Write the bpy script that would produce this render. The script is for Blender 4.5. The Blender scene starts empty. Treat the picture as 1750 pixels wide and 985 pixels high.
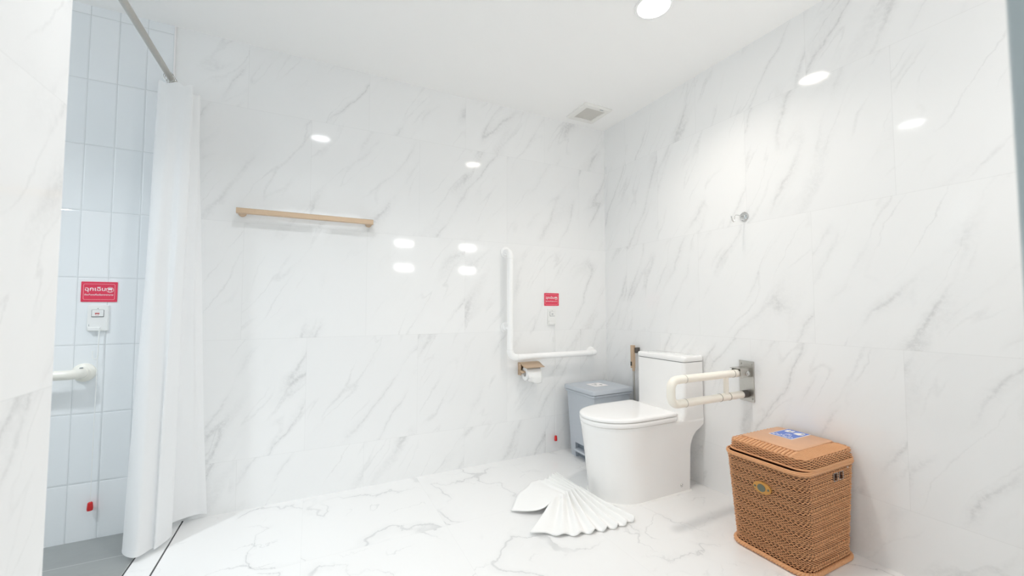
import bpy, bmesh, math, random
from mathutils import Vector, Matrix
random.seed(7)
PI = math.pi
scene = bpy.context.scene
H = 2.392                                   # ceiling height

# ------------------------------------------------------------------ camera, world, exposure
cam_d = bpy.data.cameras.new('camera')
cam = bpy.data.objects.new('camera', cam_d)
scene.collection.objects.link(cam)
scene.camera = cam
_right = Vector((0.894948, -0.446169, -0.000259))
_up = Vector((-0.020925, -0.042552, 0.998875))
_fw = Vector((0.445679, 0.893936, 0.047418))
M = Matrix((_right, _up, -_fw)).transposed().to_4x4()
M.translation = Vector((-2.02995, -2.45406, 1.01441))
cam.matrix_world = M
cam_d.sensor_width = 36.0
cam_d.lens = 689.0 / 1750.0 * 36.0
cam_d.clip_start = 0.02
cam_d.dof.use_dof = True
cam_d.dof.focus_distance = 2.2
cam_d.dof.aperture_fstop = 2.8

world = bpy.data.worlds.new('world')
scene.world = world
world.use_nodes = True
world.node_tree.nodes['Background'].inputs[0].default_value = (0.8, 0.9, 1, 1)
world.node_tree.nodes['Background'].inputs[1].default_value = 0.0

scene.view_settings.view_transform = 'Standard'
scene.view_settings.look = 'None'
scene.view_settings.gamma = 1.0
scene.view_settings.use_curve_mapping = False
scene.view_settings.exposure = -1.41
scene.cycles.max_bounces = 14
scene.cycles.diffuse_bounces = 10
scene.cycles.glossy_bounces = 6
scene.cycles.caustics_reflective = False
scene.cycles.sample_clamp_indirect = 20.0

P_DOWN = (11.5, 11.0)       # watts of the two bathroom downlights
E_DIFF = 65.0       # radiance of their diffusers
P_SHOWER = 33.0
P_CORRIDOR = 75.0
E_LAMP = 75.0       # radiance of lamp panels by the doorway

# ------------------------------------------------------------------ node helpers
class NT:
    def __init__(self, mat):
        mat.use_nodes = True
        self.t = mat.node_tree
        self.b = self.t.nodes['Principled BSDF']
    def n(self, typ, **kw):
        nd = self.t.nodes.new(typ)
        for k, v in kw.items():
            setattr(nd, k, v)
        return nd
    def link(self, a, b):
        self.t.links.new(a, b)
    def put(self, sock, v):
        if isinstance(v, (int, float)):
            sock.default_value = v
        elif isinstance(v, (tuple, list)):
            sock.default_value = v
        else:
            self.link(v, sock)
    def m(self, op, a, b=None, c=None, clamp=False):
        nd = self.n('ShaderNodeMath', operation=op)
        nd.use_clamp = clamp
        self.put(nd.inputs[0], a)
        if b is not None: self.put(nd.inputs[1], b)
        if c is not None: self.put(nd.inputs[2], c)
        return nd.outputs[0]
    def xyz(self, v):
        nd = self.n('ShaderNodeSeparateXYZ'); self.link(v, nd.inputs[0])
        return nd.outputs[0], nd.outputs[1], nd.outputs[2]
    def comb(self, x, y, z=0.0):
        nd = self.n('ShaderNodeCombineXYZ')
        self.put(nd.inputs[0], x); self.put(nd.inputs[1], y); self.put(nd.inputs[2], z)
        return nd.outputs[0]
    def noise(self, vec, scale, detail=2.0, rough=0.5, dist=0.0):
        nd = self.n('ShaderNodeTexNoise')
        self.link(vec, nd.inputs['Vector'])
        nd.inputs['Scale'].default_value = scale
        nd.inputs['Detail'].default_value = detail
        nd.inputs['Roughness'].default_value = rough
        nd.inputs['Distortion'].default_value = dist
        return nd.outputs[0]
    def smooth(self, v, lo, hi, a=0.0, b=1.0):
        nd = self.n('ShaderNodeMapRange', interpolation_type='SMOOTHSTEP')
        self.put(nd.inputs[0], v)
        for i, x in enumerate((lo, hi, a, b)): nd.inputs[i + 1].default_value = x
        return nd.outputs[0]
    def mix(self, f, a, b):
        nd = self.n('ShaderNodeMix', data_type='RGBA')
        self.put(nd.inputs[0], f)
        self.put(nd.inputs[6], a); self.put(nd.inputs[7], b)
        return nd.outputs[2]
    def bump(self, h, strength, dist=0.001):
        nd = self.n('ShaderNodeBump')
        self.link(h, nd.inputs['Height'])
        nd.inputs['Strength'].default_value = strength
        nd.inputs['Distance'].default_value = dist
        self.link(nd.outputs[0], self.b.inputs['Normal'])
    def pos(self):
        return self.n('ShaderNodeNewGeometry').outputs['Position']

def mat(name, col, rough=0.5, metal=0.0, spec=0.5, var=0.03, vscale=40.0, bump=0.0, coat=0.0, trans=0.0):
    m = bpy.data.materials.new(name)
    t = NT(m)
    co = t.n('ShaderNodeTexCoord').outputs['Object']
    nz = t.noise(co, vscale, 3.0)
    c1 = tuple(min(1, c * (1 + var)) for c in col) + (1,)
    c0 = tuple(c * (1 - var) for c in col) + (1,)
    t.link(t.mix(nz, c0, c1), t.b.inputs['Base Color'])
    t.b.inputs['Roughness'].default_value = rough
    t.b.inputs['Metallic'].default_value = metal
    t.b.inputs['Specular IOR Level'].default_value = spec
    t.b.inputs['Coat Weight'].default_value = coat
    t.b.inputs['Coat Roughness'].default_value = 0.05
    if bump: t.bump(nz, bump)
    return m

def emission_mat(name, col, strength):
    m = bpy.data.materials.new(name)
    t = NT(m)
    t.b.inputs['Base Color'].default_value = (0.8, 0.8, 0.8, 1)
    t.b.inputs['Emission Color'].default_value = col + (1,)
    t.b.inputs['Emission Strength'].default_value = strength
    return m

def tile_cells(t, u, v, u0, v0, w, h, shift):
    """row/column numbers and distance to the nearest joint, in metres"""
    rv = t.m('DIVIDE', t.m('SUBTRACT', v, v0), h)
    r = t.m('FLOOR', rv)
    par = t.m('FLOORED_MODULO', r, 2.0)
    uu = t.m('DIVIDE', t.m('SUBTRACT', t.m('SUBTRACT', u, u0), t.m('MULTIPLY', par, shift)), w)
    c = t.m('FLOOR', uu)
    fu = t.m('MULTIPLY', t.m('FRACT', uu), w)
    fv = t.m('MULTIPLY', t.m('FRACT', rv), h)
    du = t.m('MINIMUM', fu, t.m('SUBTRACT', w, fu))
    dv = t.m('MINIMUM', fv, t.m('SUBTRACT', h, fv))
    return r, c, t.m('MINIMUM', du, dv)

def marble(name, ax_u, u0, sign=1.0, angle=57.0):
    """polished white marble wall tile, 60 x 60 cm in half bond, grey veins running up to the right"""
    m = bpy.data.materials.new(name)
    t = NT(m)
    x, y, z = t.xyz(t.pos())
    u = x if ax_u == 'x' else y
    if sign < 0: u = t.m('MULTIPLY', u, -1.0)
    r, c, d = tile_cells(t, u, z, u0, 0.25, 0.6, 0.6, 0.3)
    wn = t.n('ShaderNodeTexWhiteNoise', noise_dimensions='2D')
    t.link(t.comb(c, r), wn.inputs['Vector'])
    rnd = wn.outputs['Value']
    rr, rg, rb = t.xyz(wn.outputs['Color'])
    a = math.radians(angle)
    jig = t.comb(u, z)
    d1 = t.m('MULTIPLY', t.m('SUBTRACT', t.noise(jig, 2.2, 2.0), 0.5), 0.16)
    d2 = t.m('MULTIPLY', t.m('SUBTRACT', t.noise(jig, 15.0, 4.0, 0.62), 0.5), 0.034)
    s = t.m('ADD', t.m('MULTIPLY', u, math.cos(a)), t.m('MULTIPLY', z, math.sin(a)))
    q = t.m('SUBTRACT', t.m('MULTIPLY', u, math.sin(a)), t.m('MULTIPLY', z, math.cos(a)))
    q = t.m('ADD', t.m('ADD', q, d1), d2)
    so = t.m('ADD', s, t.m('MULTIPLY', rr, 0.5))
    qo = t.m('ADD', q, t.m('MULTIPLY', rg, 0.22))
    def ridge(vec, sc, wid):
        n = t.noise(vec, sc, 1.0)
        e = t.m('ABSOLUTE', t.m('SUBTRACT', n, 0.5))
        return t.smooth(e, 0.0, wid, 1.0, 0.0)
    vec1 = t.comb(t.m('MULTIPLY', so, 0.13), qo, t.m('MULTIPLY', rb, 0.05))
    r1 = ridge(vec1, 4.6, 0.020)
    halo = ridge(vec1, 4.6, 0.075)
    vec2 = t.comb(t.m('MULTIPLY', so, 0.16), t.m('ADD', qo, 5.0), t.m('MULTIPLY', rb, 0.05))
    r2 = ridge(vec2, 11.0, 0.03)
    mask1 = t.smooth(t.noise(t.comb(t.m('MULTIPLY', so, 0.6), qo, 3.0), 4.2, 2.0), 0.40, 0.66)
    mask2 = t.smooth(t.noise(t.comb(t.m('MULTIPLY', so, 0.6), qo, 7.0), 5.0, 2.0), 0.44, 0.70)
    brk = t.smooth(t.noise(jig, 55.0, 4.0, 0.7), 0.33, 0.62, 0.35, 1.0)
    v = t.m('ADD', t.m('MULTIPLY', t.m('MULTIPLY', r1, mask1), 0.27), t.m('MULTIPLY', t.m('MULTIPLY', halo, mask1), 0.16))
    v = t.m('ADD', v, t.m('MULTIPLY', t.m('MULTIPLY', r2, mask2), 0.21))
    v = t.m('MULTIPLY', v, brk, clamp=True)
    cloud = t.noise(jig, 1.7, 4.0, 0.6)
    base = t.mix(cloud, (0.885, 0.89, 0.89, 1), (0.93, 0.93, 0.925, 1))
    tone = t.m('MULTIPLY', rnd, 0.13)
    base = t.mix(tone, base, (0.72, 0.73, 0.74, 1))
    col = t.mix(v, base, (0.47, 0.475, 0.475, 1))
    joint = t.smooth(d, 0.0004, 0.0016, 0.20, 0.0)
    col = t.mix(joint, col, (0.62, 0.62, 0.61, 1))
    t.link(col, t.b.inputs['Base Color'])
    t.b.inputs['Roughness'].default_value = 0.07
    t.b.inputs['Specular IOR Level'].default_value = 0.42
    return m

def marble_floor(name):
    m = bpy.data.materials.new(name)
    t = NT(m)
    x, y, z = t.xyz(t.pos())
    r, c, d = tile_cells(t, x, y, -2.045, -0.6, 0.6, 1.2, 0.0)
    wn = t.n('ShaderNodeTexWhiteNoise', noise_dimensions='2D')
    t.link(t.comb(c, r), wn.inputs['Vector'])
    rr, rg, rb = t.xyz(wn.outputs['Color'])
    p0 = t.comb(x, y)
    jx = t.m('MULTIPLY', t.m('SUBTRACT', t.noise(p0, 2.6, 3.0, 0.6), 0.5), 0.55)
    jy = t.m('MULTIPLY', t.m('SUBTRACT', t.noise(t.comb(y, x, 4.0), 15.0, 4.0, 0.68), 0.5), 0.085)
    px = t.m('ADD', t.m('ADD', t.m('ADD', x, t.m('MULTIPLY', y, 0.45)), jx), t.m('MULTIPLY', rr, 1.3))
    py = t.m('ADD', t.m('ADD', t.m('SUBTRACT', y, t.m('MULTIPLY', x, 0.3)), jy), t.m('MULTIPLY', rg, 1.3))
    px = t.m('ADD', px, jy)
    def ridge(vec, sc, wid, lo=1.0):
        n = t.noise(vec, sc, lo)
        e = t.m('ABSOLUTE', t.m('SUBTRACT', n, 0.5))
        return t.smooth(e, 0.0, wid, 1.0, 0.0)
    v1 = t.comb(px, t.m('MULTIPLY', py, 0.55), 1.0)
    a1 = ridge(v1, 3.0, 0.011)
    h1 = ridge(v1, 3.0, 0.06)
    v2 = t.comb(t.m('MULTIPLY', px, 0.6), py, 9.0)
    a2 = ridge(v2, 5.2, 0.012)
    mk1 = t.smooth(t.noise(p0, 2.1, 2.0), 0.40, 0.56)
    mk2 = t.smooth(t.noise(t.comb(x, y, 6.0), 3.3, 2.0), 0.52, 0.66)
    v = t.m('ADD', t.m('MULTIPLY', t.m('MULTIPLY', a1, mk1), 0.34), t.m('MULTIPLY', t.m('MULTIPLY', h1, mk1), 0.07))
    v = t.m('ADD', v, t.m('MULTIPLY', t.m('MULTIPLY', a2, mk2), 0.30), clamp=True)
    base = t.mix(t.noise(p0, 1.6, 3.0), (0.86, 0.86, 0.855, 1), (0.885, 0.885, 0.88, 1))
    col = t.mix(v, base, (0.40, 0.41, 0.42, 1))
    col = t.mix(t.smooth(d, 0.0004, 0.0016, 0.25, 0.0), col, (0.7, 0.7, 0.69, 1))
    t.link(col, t.b.inputs['Base Color'])
    t.b.inputs['Roughness'].default_value = 0.16
    t.b.inputs['Specular IOR Level'].default_value = 0.4
    return m

def shower_tile(name, ax_u, u0=-2.955):
    m = bpy.data.materials.new(name)
    t = NT(m)
    x, y, z = t.xyz(t.pos())
    u = x if ax_u == 'x' else y
    r, c, d = tile_cells(t, u, z, u0, -0.055, 0.101, 0.3005, 0.0)
    wn = t.n('ShaderNodeTexWhiteNoise', noise_dimensions='2D')
    t.link(t.comb(c, r), wn.inputs['Vector'])
    base = t.mix(wn.outputs['Value'], (0.83, 0.86, 0.88, 1), (0.88, 0.90, 0.915, 1))
    col = t.mix(t.smooth(d, 0.0006, 0.0016, 1.0, 0.0), base, (0.62, 0.65, 0.66, 1))
    t.link(col, t.b.inputs['Base Color'])
    t.link(t.smooth(d, 0.0006, 0.0016, 0.6, 0.06), t.b.inputs['Roughness'])
    t.b.inputs['Specular IOR Level'].default_value = 0.5
    t.bump(t.smooth(d, 0.0005, 0.006), 0.7, 0.0015)
    return m

def shower_floor_mat():
    m = bpy.data.materials.new('grey_stone_tile')
    t = NT(m)
    x, y, z = t.xyz(t.pos())
    r, c, d = tile_cells(t, x, y, -3.25, -0.818, 0.6, 0.3, 0.0)
    n = t.noise(t.comb(t.m('MULTIPLY', x, 0.5), y), 9.0, 6.0, 0.65)
    base = t.mix(n, (0.27, 0.285, 0.28, 1), (0.37, 0.385, 0.38, 1))
    col = t.mix(t.smooth(d, 0.001, 0.0025, 1.0, 0.0), base, (0.5, 0.51, 0.5, 1))
    t.link(col, t.b.inputs['Base Color'])
    t.b.inputs['Roughness'].default_value = 0.55
    t.bump(n, 0.15)
    return m

def wicker(name, dark=False):
    m = bpy.data.materials.new(name)
    t = NT(m)
    co = t.n('ShaderNodeTexCoord').outputs['Object']
    n1 = t.noise(co, 260.0, 2.0)
    n2 = t.noise(co, 14.0, 2.0)
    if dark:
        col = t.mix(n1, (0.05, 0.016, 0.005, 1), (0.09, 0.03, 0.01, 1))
    else:
        c = t.mix(n1, (0.62, 0.29, 0.125, 1), (0.80, 0.435, 0.22, 1))
        col = t.mix(t.m('MULTIPLY', n2, 0.5), c, (0.72, 0.41, 0.225, 1))
    t.link(col, t.b.inputs['Base Color'])
    t.b.inputs['Roughness'].default_value = 0.42
    t.b.inputs['Specular IOR Level'].default_value = 0.35
    return m

def fabric(name, col, scale, trans=0.0):
    m = bpy.data.materials.new(name)
    t = NT(m)
    co = t.n('ShaderNodeTexCoord').outputs['Object']
    n = t.noise(co, scale, 3.0)
    t.link(t.mix(n, tuple(c * .97 for c in col) + (1,), col + (1,)), t.b.inputs['Base Color'])
    t.b.inputs['Roughness'].default_value = 0.85
    t.b.inputs['Specular IOR Level'].default_value = 0.15
    t.bump(n, 0.35, 0.002)
    if trans:
        tr = t.n('ShaderNodeBsdfTranslucent')
        tr.inputs[0].default_value = col + (1,)
        mx = t.n('ShaderNodeMixShader')
        mx.inputs[0].default_value = trans
        out = [k for k in t.t.nodes if k.type == 'OUTPUT_MATERIAL'][0]
        t.link(t.b.outputs[0], mx.inputs[1]); t.link(tr.outputs[0], mx.inputs[2])
        t.link(mx.outputs[0], out.inputs[0])
    return m

M_BACK = marble('marble_back', 'x', -2.045)
M_RIGHT = marble('marble_right', 'y', 1.734, sign=-1.0, angle=60.0)
M_PART = marble('marble_partition', 'y', -1.86, sign=1.0, angle=60.0)
M_FRONT = marble('marble_front', 'x', 0.1, sign=-1.0)
M_FLOOR = marble_floor('marble_floor')
M_TILE = shower_tile('shower_tile_back', 'x')
M_TILE2 = shower_tile('shower_tile_side', 'y', -2.65)
M_GREY = shower_floor_mat()
M_CEIL = mat('ceiling_paint', (0.945, 0.94, 0.93), 0.7, var=0.008, vscale=3, spec=0.3)
M_PLASTER = mat('corridor_paint', (0.88, 0.89, 0.89), 0.7, var=0.01, vscale=3, spec=0.3)
M_CERAMIC = mat('white_ceramic', (0.945, 0.94, 0.93), 0.08, var=0.004, coat=0.6)
M_SEAT = mat('white_seat_plastic', (0.96, 0.955, 0.95), 0.16, var=0.004)
M_WPLAST = mat('white_plastic', (0.86, 0.865, 0.85), 0.3, var=0.01)
M_BARW = mat('white_nylon', (0.965, 0.965, 0.96), 0.3, var=0.01)
M_CREAM = mat('cream_nylon', (0.935, 0.89, 0.80), 0.3, var=0.01)
M_CREAM2 = mat('pale_cream_nylon', (0.88, 0.86, 0.79), 0.3, var=0.01)
M_SEAM = mat('joint_grey', (0.42, 0.39, 0.34), 0.5)
M_DARK = mat('dark_gap', (0.05, 0.05, 0.05), 0.6)
M_STEEL = mat('brushed_steel', (0.56, 0.54, 0.50), 0.32, metal=1.0, var=0.05, vscale=120)
M_CHROME = mat('chrome', (0.72, 0.72, 0.71), 0.12, metal=1.0, var=0.01)
M_GOLD = mat('champagne_gold', (0.61, 0.45, 0.31), 0.34, metal=0.4, var=0.03, vscale=90)
M_BIN = mat('grey_plastic', (0.52, 0.56, 0.61), 0.42, var=0.015)
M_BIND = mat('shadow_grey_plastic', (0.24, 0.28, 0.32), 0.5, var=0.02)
M_RED = mat('red_sign', (0.76, 0.045, 0.10), 0.32, var=0.02)
M_REDP = mat('red_plastic', (0.65, 0.02, 0.02), 0.3, var=0.02)
M_WHITE = mat('white_print', (0.92, 0.90, 0.90), 0.5, var=0.01)
M_PINK = mat('pale_pink_print', (0.90, 0.42, 0.45), 0.5, var=0.01)
M_BLUE = mat('blue_print', (0.10, 0.20, 0.62), 0.4, var=0.02)
M_BLACK = mat('black_print', (0.06, 0.06, 0.065), 0.5)
M_PANEL = mat('tan_panel', (0.70, 0.40, 0.235), 0.42, var=0.10, vscale=18)
M_BRASS = mat('ochre_badge', (0.52, 0.25, 0.05), 0.4, var=0.08)
M_BADGE = mat('grey_green_badge', (0.13, 0.14, 0.10), 0.5, var=0.15, vscale=300)
M_WICK = wicker('wicker')
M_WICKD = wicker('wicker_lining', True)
M_CURT = fabric('curtain_cloth', (0.96, 0.965, 0.97), 30, 0.25)
M_TOWEL = fabric('towel_cloth', (0.95, 0.95, 0.94), 500)
M_PAPER = fabric('tissue_paper', (0.93, 0.93, 0.92), 200)
M_JAMB = mat('painted_jamb', (0.44, 0.50, 0.52), 0.4, var=0.01, vscale=4)
M_VENT = mat('vent_grille', (0.60, 0.58, 0.54), 0.5)
M_VENTF = mat('vent_frame', (0.84, 0.83, 0.80), 0.45)
M_RUBBER = mat('dark_rubber', (0.10, 0.09, 0.08), 0.5)
M_CAULK = mat('white_caulk', (0.90, 0.90, 0.88), 0.5)
M_GREYL = mat('grey_print', (0.32, 0.34, 0.36), 0.5)

# ------------------------------------------------------------------ object helpers
COL = scene.collection
def root_of(o):
    while o.parent: o = o.parent
    return o

def tag(o, label=None, cat=None, group=None, kind=None):
    if label: o['label'] = label
    if cat: o['category'] = cat
    if group: o['group'] = group
    if kind: o['kind'] = kind
    return o

def thing(name, label, cat, loc, group=None):
    o = bpy.data.objects.new(name, None)
    COL.objects.link(o)
    o.location = loc
    o.empty_display_size = 0.05
    return tag(o, label, cat, group)

def obj(name, bm, m, parent=None, smooth=35, bevel=0.0, seg=3, label=None, mats=None):
    """link the bmesh (world coordinates) as one mesh object, shifted into the parent's space"""
    bmesh.ops.recalc_face_normals(bm, faces=bm.faces) if bm.faces else None
    if parent is not None:
        off = Vector(root_of(parent).location)
        bmesh.ops.translate(bm, verts=bm.verts, vec=-off)
    me = bpy.data.meshes.new(name)
    bm.to_mesh(me); bm.free()
    for k in ([m] if mats is None else mats): me.materials.append(k)
    o = bpy.data.objects.new(name, me)
    COL.objects.link(o)
    if parent is not None: o.parent = parent
    if smooth is not None and len(me.polygons):
        me.polygons.foreach_set('use_smooth', [True] * len(me.polygons))
        me.set_sharp_from_angle(angle=math.radians(smooth))
    if bevel:
        b = o.modifiers.new('bevel', 'BEVEL')
        b.width = bevel; b.segments = seg; b.limit_method = 'ANGLE'; b.angle_limit = math.radians(40)
        b.harden_normals = False
    if label: o['label'] = label
    return o

def solo(name, bm, m, label, cat, origin, group=None, **kw):
    """a thing that is one mesh"""
    bmesh.ops.translate(bm, verts=bm.verts, vec=-Vector(origin))
    o = obj(name, bm, m, None, **kw)
    o.location = origin
    return tag(o, label, cat, group)

def struct(name, bm, m, **kw):
    kw.setdefault('smooth', None)
    o = obj(name, bm, m, None, **kw)
    o['kind'] = 'structure'
    return o

def box(x0, x1, y0, y1, z0, z1, bm=None):
    bm = bm or bmesh.new()
    vs = [bm.verts.new(p) for p in ((x0, y0, z0), (x1, y0, z0), (x1, y1, z0), (x0, y1, z0),
                                     (x0, y0, z1), (x1, y0, z1), (x1, y1, z1), (x0, y1, z1))]
    for f in ((0, 3, 2, 1), (4, 5, 6, 7), (0, 1, 5, 4), (1, 2, 6, 5), (2, 3, 7, 6), (3, 0, 4, 7)):
        bm.faces.new([vs[i] for i in f])
    return bm

def loft(rings, caps=True, bm=None, closed=True):
    bm = bm or bmesh.new()
    rows = [[bm.verts.new(p) for p in r] for r in rings]
    n = len(rows[0])
    for a, b in zip(rows[:-1], rows[1:]):
        for i in range(n if closed else n - 1):
            j = (i + 1) % n
            bm.faces.new((a[i], a[j], b[j], b[i]))
    if caps:
        bm.faces.new(list(reversed(rows[0])))
        bm.faces.new(rows[-1])
    return bm

def frame_of(d):
    d = Vector(d).normalized()
    a = Vector((0, 0, 1)) if abs(d.z) < 0.9 else Vector((1, 0, 0))
    s = d.cross(a).normalized()
    return s, s.cross(d).normalized()

def tube(pts, r, seg=16, bm=None, caps=True, closed=False):
    """round tube along a polyline; parallel-transported frame; r may be a list"""
    pts = [Vector(p) for p in pts]
    n = len(pts)
    rs = r if isinstance(r, (list, tuple)) else [r] * n
    def tang(i):
        if closed: return (pts[(i + 1) % n] - pts[i - 1]).normalized()
        if i == 0: return (pts[1] - pts[0]).normalized()
        if i == n - 1: return (pts[-1] - pts[-2]).normalized()
        return (pts[i + 1] - pts[i - 1]).normalized()
    t0 = tang(0)
    s, _ = frame_of(t0)
    rings = []
    for i in range(n):
        t = tang(i)
        s = (s - t * s.dot(t)).normalized()
        w = t.cross(s)
        rings.append([pts[i] + (s * math.cos(2 * PI * k / seg) + w * math.sin(2 * PI * k / seg)) * rs[i] for k in range(seg)])
    if closed: rings.append(rings[0])
    bm = loft(rings, caps and not closed, bm)
    if closed: bmesh.ops.remove_doubles(bm, verts=bm.verts, dist=1e-6)
    return bm

def fillet(pts, rad, n=8):
    """polyline with rounded corners"""
    pts = [Vector(p) for p in pts]
    out = [pts[0]]
    for i in range(1, len(pts) - 1):
        a, b, c = pts[i - 1], pts[i], pts[i + 1]
        u, v = (a - b).normalized(), (c - b).normalized()
        p0, p2 = b + u * rad, b + v * rad
        for k in range(n + 1):
            s = k / n
            # circular-like blend
            th = s * PI / 2
            w0, w2 = 1 - math.sin(th), 1 - math.cos(th)
            out.append(b + u * rad * w0 + v * rad * w2)
    out.append(pts[-1])
    return out

def disc_stack(center, axis, prof, seg=32, bm=None):
    """lathe: prof = [(distance along axis, radius)...]"""
    c = Vector(center); ax = Vector(axis).normalized()
    s, w = frame_of(ax)
    rings = [[c + ax * d + (s * math.cos(2 * PI * k / seg) + w * math.sin(2 * PI * k / seg)) * max(r, 1e-5) for k in range(seg)] for d, r in prof]
    return loft(rings, True, bm)

def rrect(cx, cy, hx, hy, r, n=8, z=0.0):
    """rounded rectangle, counter-clockwise"""
    out = []
    for (sx, sy, a0) in ((1, 1, 0), (-1, 1, PI / 2), (-1, -1, PI), (1, -1, 1.5 * PI)):
        for k in range(n + 1):
            a = a0 + k / n * PI / 2
            out.append(Vector((cx + sx * (hx - r) + r * math.cos(a), cy + sy * (hy - r) + r * math.sin(a), z)))
    return out

def resample(loop, n):
    L = [0.0]
    m = len(loop)
    for i in range(m): L.append(L[-1] + (loop[(i + 1) % m] - loop[i]).length)
    out = []
    j = 0
    for k in range(n):
        t = L[-1] * k / n
        while L[j + 1] < t: j += 1
        f = (t - L[j]) / max(1e-9, L[j + 1] - L[j])
        out.append(loop[j].lerp(loop[(j + 1) % m], f))
    return out

def bake_boolean(target, cutter):
    md = target.modifiers.new('cut', 'BOOLEAN')
    md.operation = 'DIFFERENCE'; md.solver = 'EXACT'; md.object = cutter
    bpy.context.view_layer.update()
    dg = bpy.context.evaluated_depsgraph_get()
    me = bpy.data.meshes.new_from_object(target.evaluated_get(dg))
    target.modifiers.clear()
    target.data = me
    bpy.data.objects.remove(cutter)

def text_bm(body, size, align='CENTER'):
    """lettering as flat mesh in the xy plane"""
    cu = bpy.data.curves.new('txt', 'FONT')
    cu.body = body; cu.size = size; cu.align_x = align; cu.align_y = 'CENTER'
    cu.offset = size * 0.012
    o = bpy.data.objects.new('txt', cu)
    COL.objects.link(o)
    bpy.context.view_layer.update()
    dg = bpy.context.evaluated_depsgraph_get()
    me = bpy.data.meshes.new_from_object(o.evaluated_get(dg))
    bm = bmesh.new(); bm.from_mesh(me)
    bpy.data.objects.remove(o); bpy.data.curves.remove(cu); bpy.data.meshes.remove(me)
    return bm

def fit(bm, w, cx, cy, h=None):
    xs = [v.co.x for v in bm.verts]; ys = [v.co.y for v in bm.verts]
    if not xs: return bm
    s = w / (max(xs) - min(xs)); sy = s if h is None else h / (max(ys) - min(ys))
    mx, my = (max(xs) + min(xs)) / 2, (max(ys) + min(ys)) / 2
    for v in bm.verts: v.co = Vector(((v.co.x - mx) * s + cx, (v.co.y - my) * sy + cy, 0))
    return bm

def merge(dst, src):
    me = bpy.data.meshes.new('tmp'); src.to_mesh(me); src.free()
    dst.from_mesh(me); bpy.data.meshes.remove(me)
    return dst

def strip_loop(loop, w, bm=None):
    """flat outline band of width w following a closed loop, xy plane"""
    bm = bm or bmesh.new()
    n = len(loop)
    inn = []
    for i in range(n):
        t = (loop[(i + 1) % n] - loop[i - 1]).normalized()
        inn.append(loop[i] + Vector((-t.y, t.x, 0)) * w)
    a = [bm.verts.new(p) for p in loop]; b = [bm.verts.new(p) for p in inn]
    for i in range(n): bm.faces.new((a[i], a[(i + 1) % n], b[(i + 1) % n], b[i]))
    return bm

def circ(cx, cy, r, n=28, z=0.0):
    return [Vector((cx + r * math.cos(2 * PI * k / n), cy + r * math.sin(2 * PI * k / n), z)) for k in range(n)]

def fill(loop, bm=None):
    bm = bm or bmesh.new()
    bm.faces.new([bm.verts.new(p) for p in loop])
    return bm

# ------------------------------------------------------------------ room shell
W = 0.12
struct('wall_back', box(-2.65, 0.0, 0, W, 0, H + 0.12), M_BACK)
struct('wall_shower_back', box(-3.9, -2.65, -0.004, W, -0.02, H + 0.12), M_TILE)
struct('wall_right', box(0, W, -2.65 - W, W, 0, H + 0.12), M_RIGHT)
struct('wall_partition', box(-2.65, -2.51, -2.65, -1.264, 0, H + 0.01), M_PART)
struct('wall_shower_side', box(-3.9 - W, -3.9, -2.65 - W, W, -0.02, H + 0.12), M_TILE2)
bm = box(-3.9, -2.50, -2.65 - W, -2.65, 0, H + 0.12)
box(-1.42, 0.0, -2.65 - W, -2.65, 0, H + 0.12, bm)
box(-2.50, -1.42, -2.65 - W, -2.65, 2.12, H + 0.12, bm)
struct('wall_front', bm, M_FRONT)
struct('trim_1', box(-1.50, -1.43, -2.72, -2.3435, 0, H - 0.001), M_JAMB, bevel=0.003)
struct('trim_2', box(-2.654, -2.648, -0.0065, -0.002, 0, H - 0.001), M_WHITE)
struct('floor', box(-2.549, 0.0, -2.65, 0.0, -0.1, 0), M_FLOOR)
struct('floor_strip', box(-2.643, -2.556, -2.65, 0.0, -0.1, 0), M_FLOOR)
struct('floor_shower', box(-3.9, -2.650, -2.65, 0.0, -0.1, -0.001), M_GREY)
bm = box(-2.556, -2.549, -2.65, 0.0, -0.1, -0.004)
box(-2.650, -2.643, -2.65, 0.0, -0.1, -0.004, bm)
struct('trim_3', bm, M_BLACK)
# the corridor beyond the doorway the picture is taken from
struct('floor_corridor', box(-3.6, -0.2, -7.2, -2.65, -0.1, 0), mat('corridor_floor', (0.62, 0.62, 0.60), 0.3, var=0.04, vscale=6))
struct('ceiling_corridor', box(-3.6, -0.2, -7.2, -2.65 - W, H, H + 0.1), M_CEIL)
struct('wall_corridor_left', box(-3.72, -3.6, -7.3, -2.65 - W, 0, H + 0.1), M_PLASTER)
struct('wall_corridor_right', box(-0.2, -0.08, -7.3, -2.65 - W, 0, H + 0.1), M_PLASTER)
struct('wall_corridor_end', box(-3.7, -0.1, -7.32, -7.2, 0, H + 0.1), M_PLASTER)

# ceiling with round holes for the downlights
DL = [(-0.654, -1.148), (-1.985, -1.135), (-3.62, -1.10)]
R_DL = 0.073
ceil = struct('ceiling', box(-3.9, 0.0, -2.65, 0.0, H, H + 0.12), M_CEIL)
for (lx, ly) in DL:
    cut = obj('cutter', disc_stack((lx, ly, H - 0.05), (0, 0, 1), [(0, R_DL), (0.3, R_DL)], 48), M_CEIL, None, smooth=None)
    bake_boolean(ceil, cut)

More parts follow.
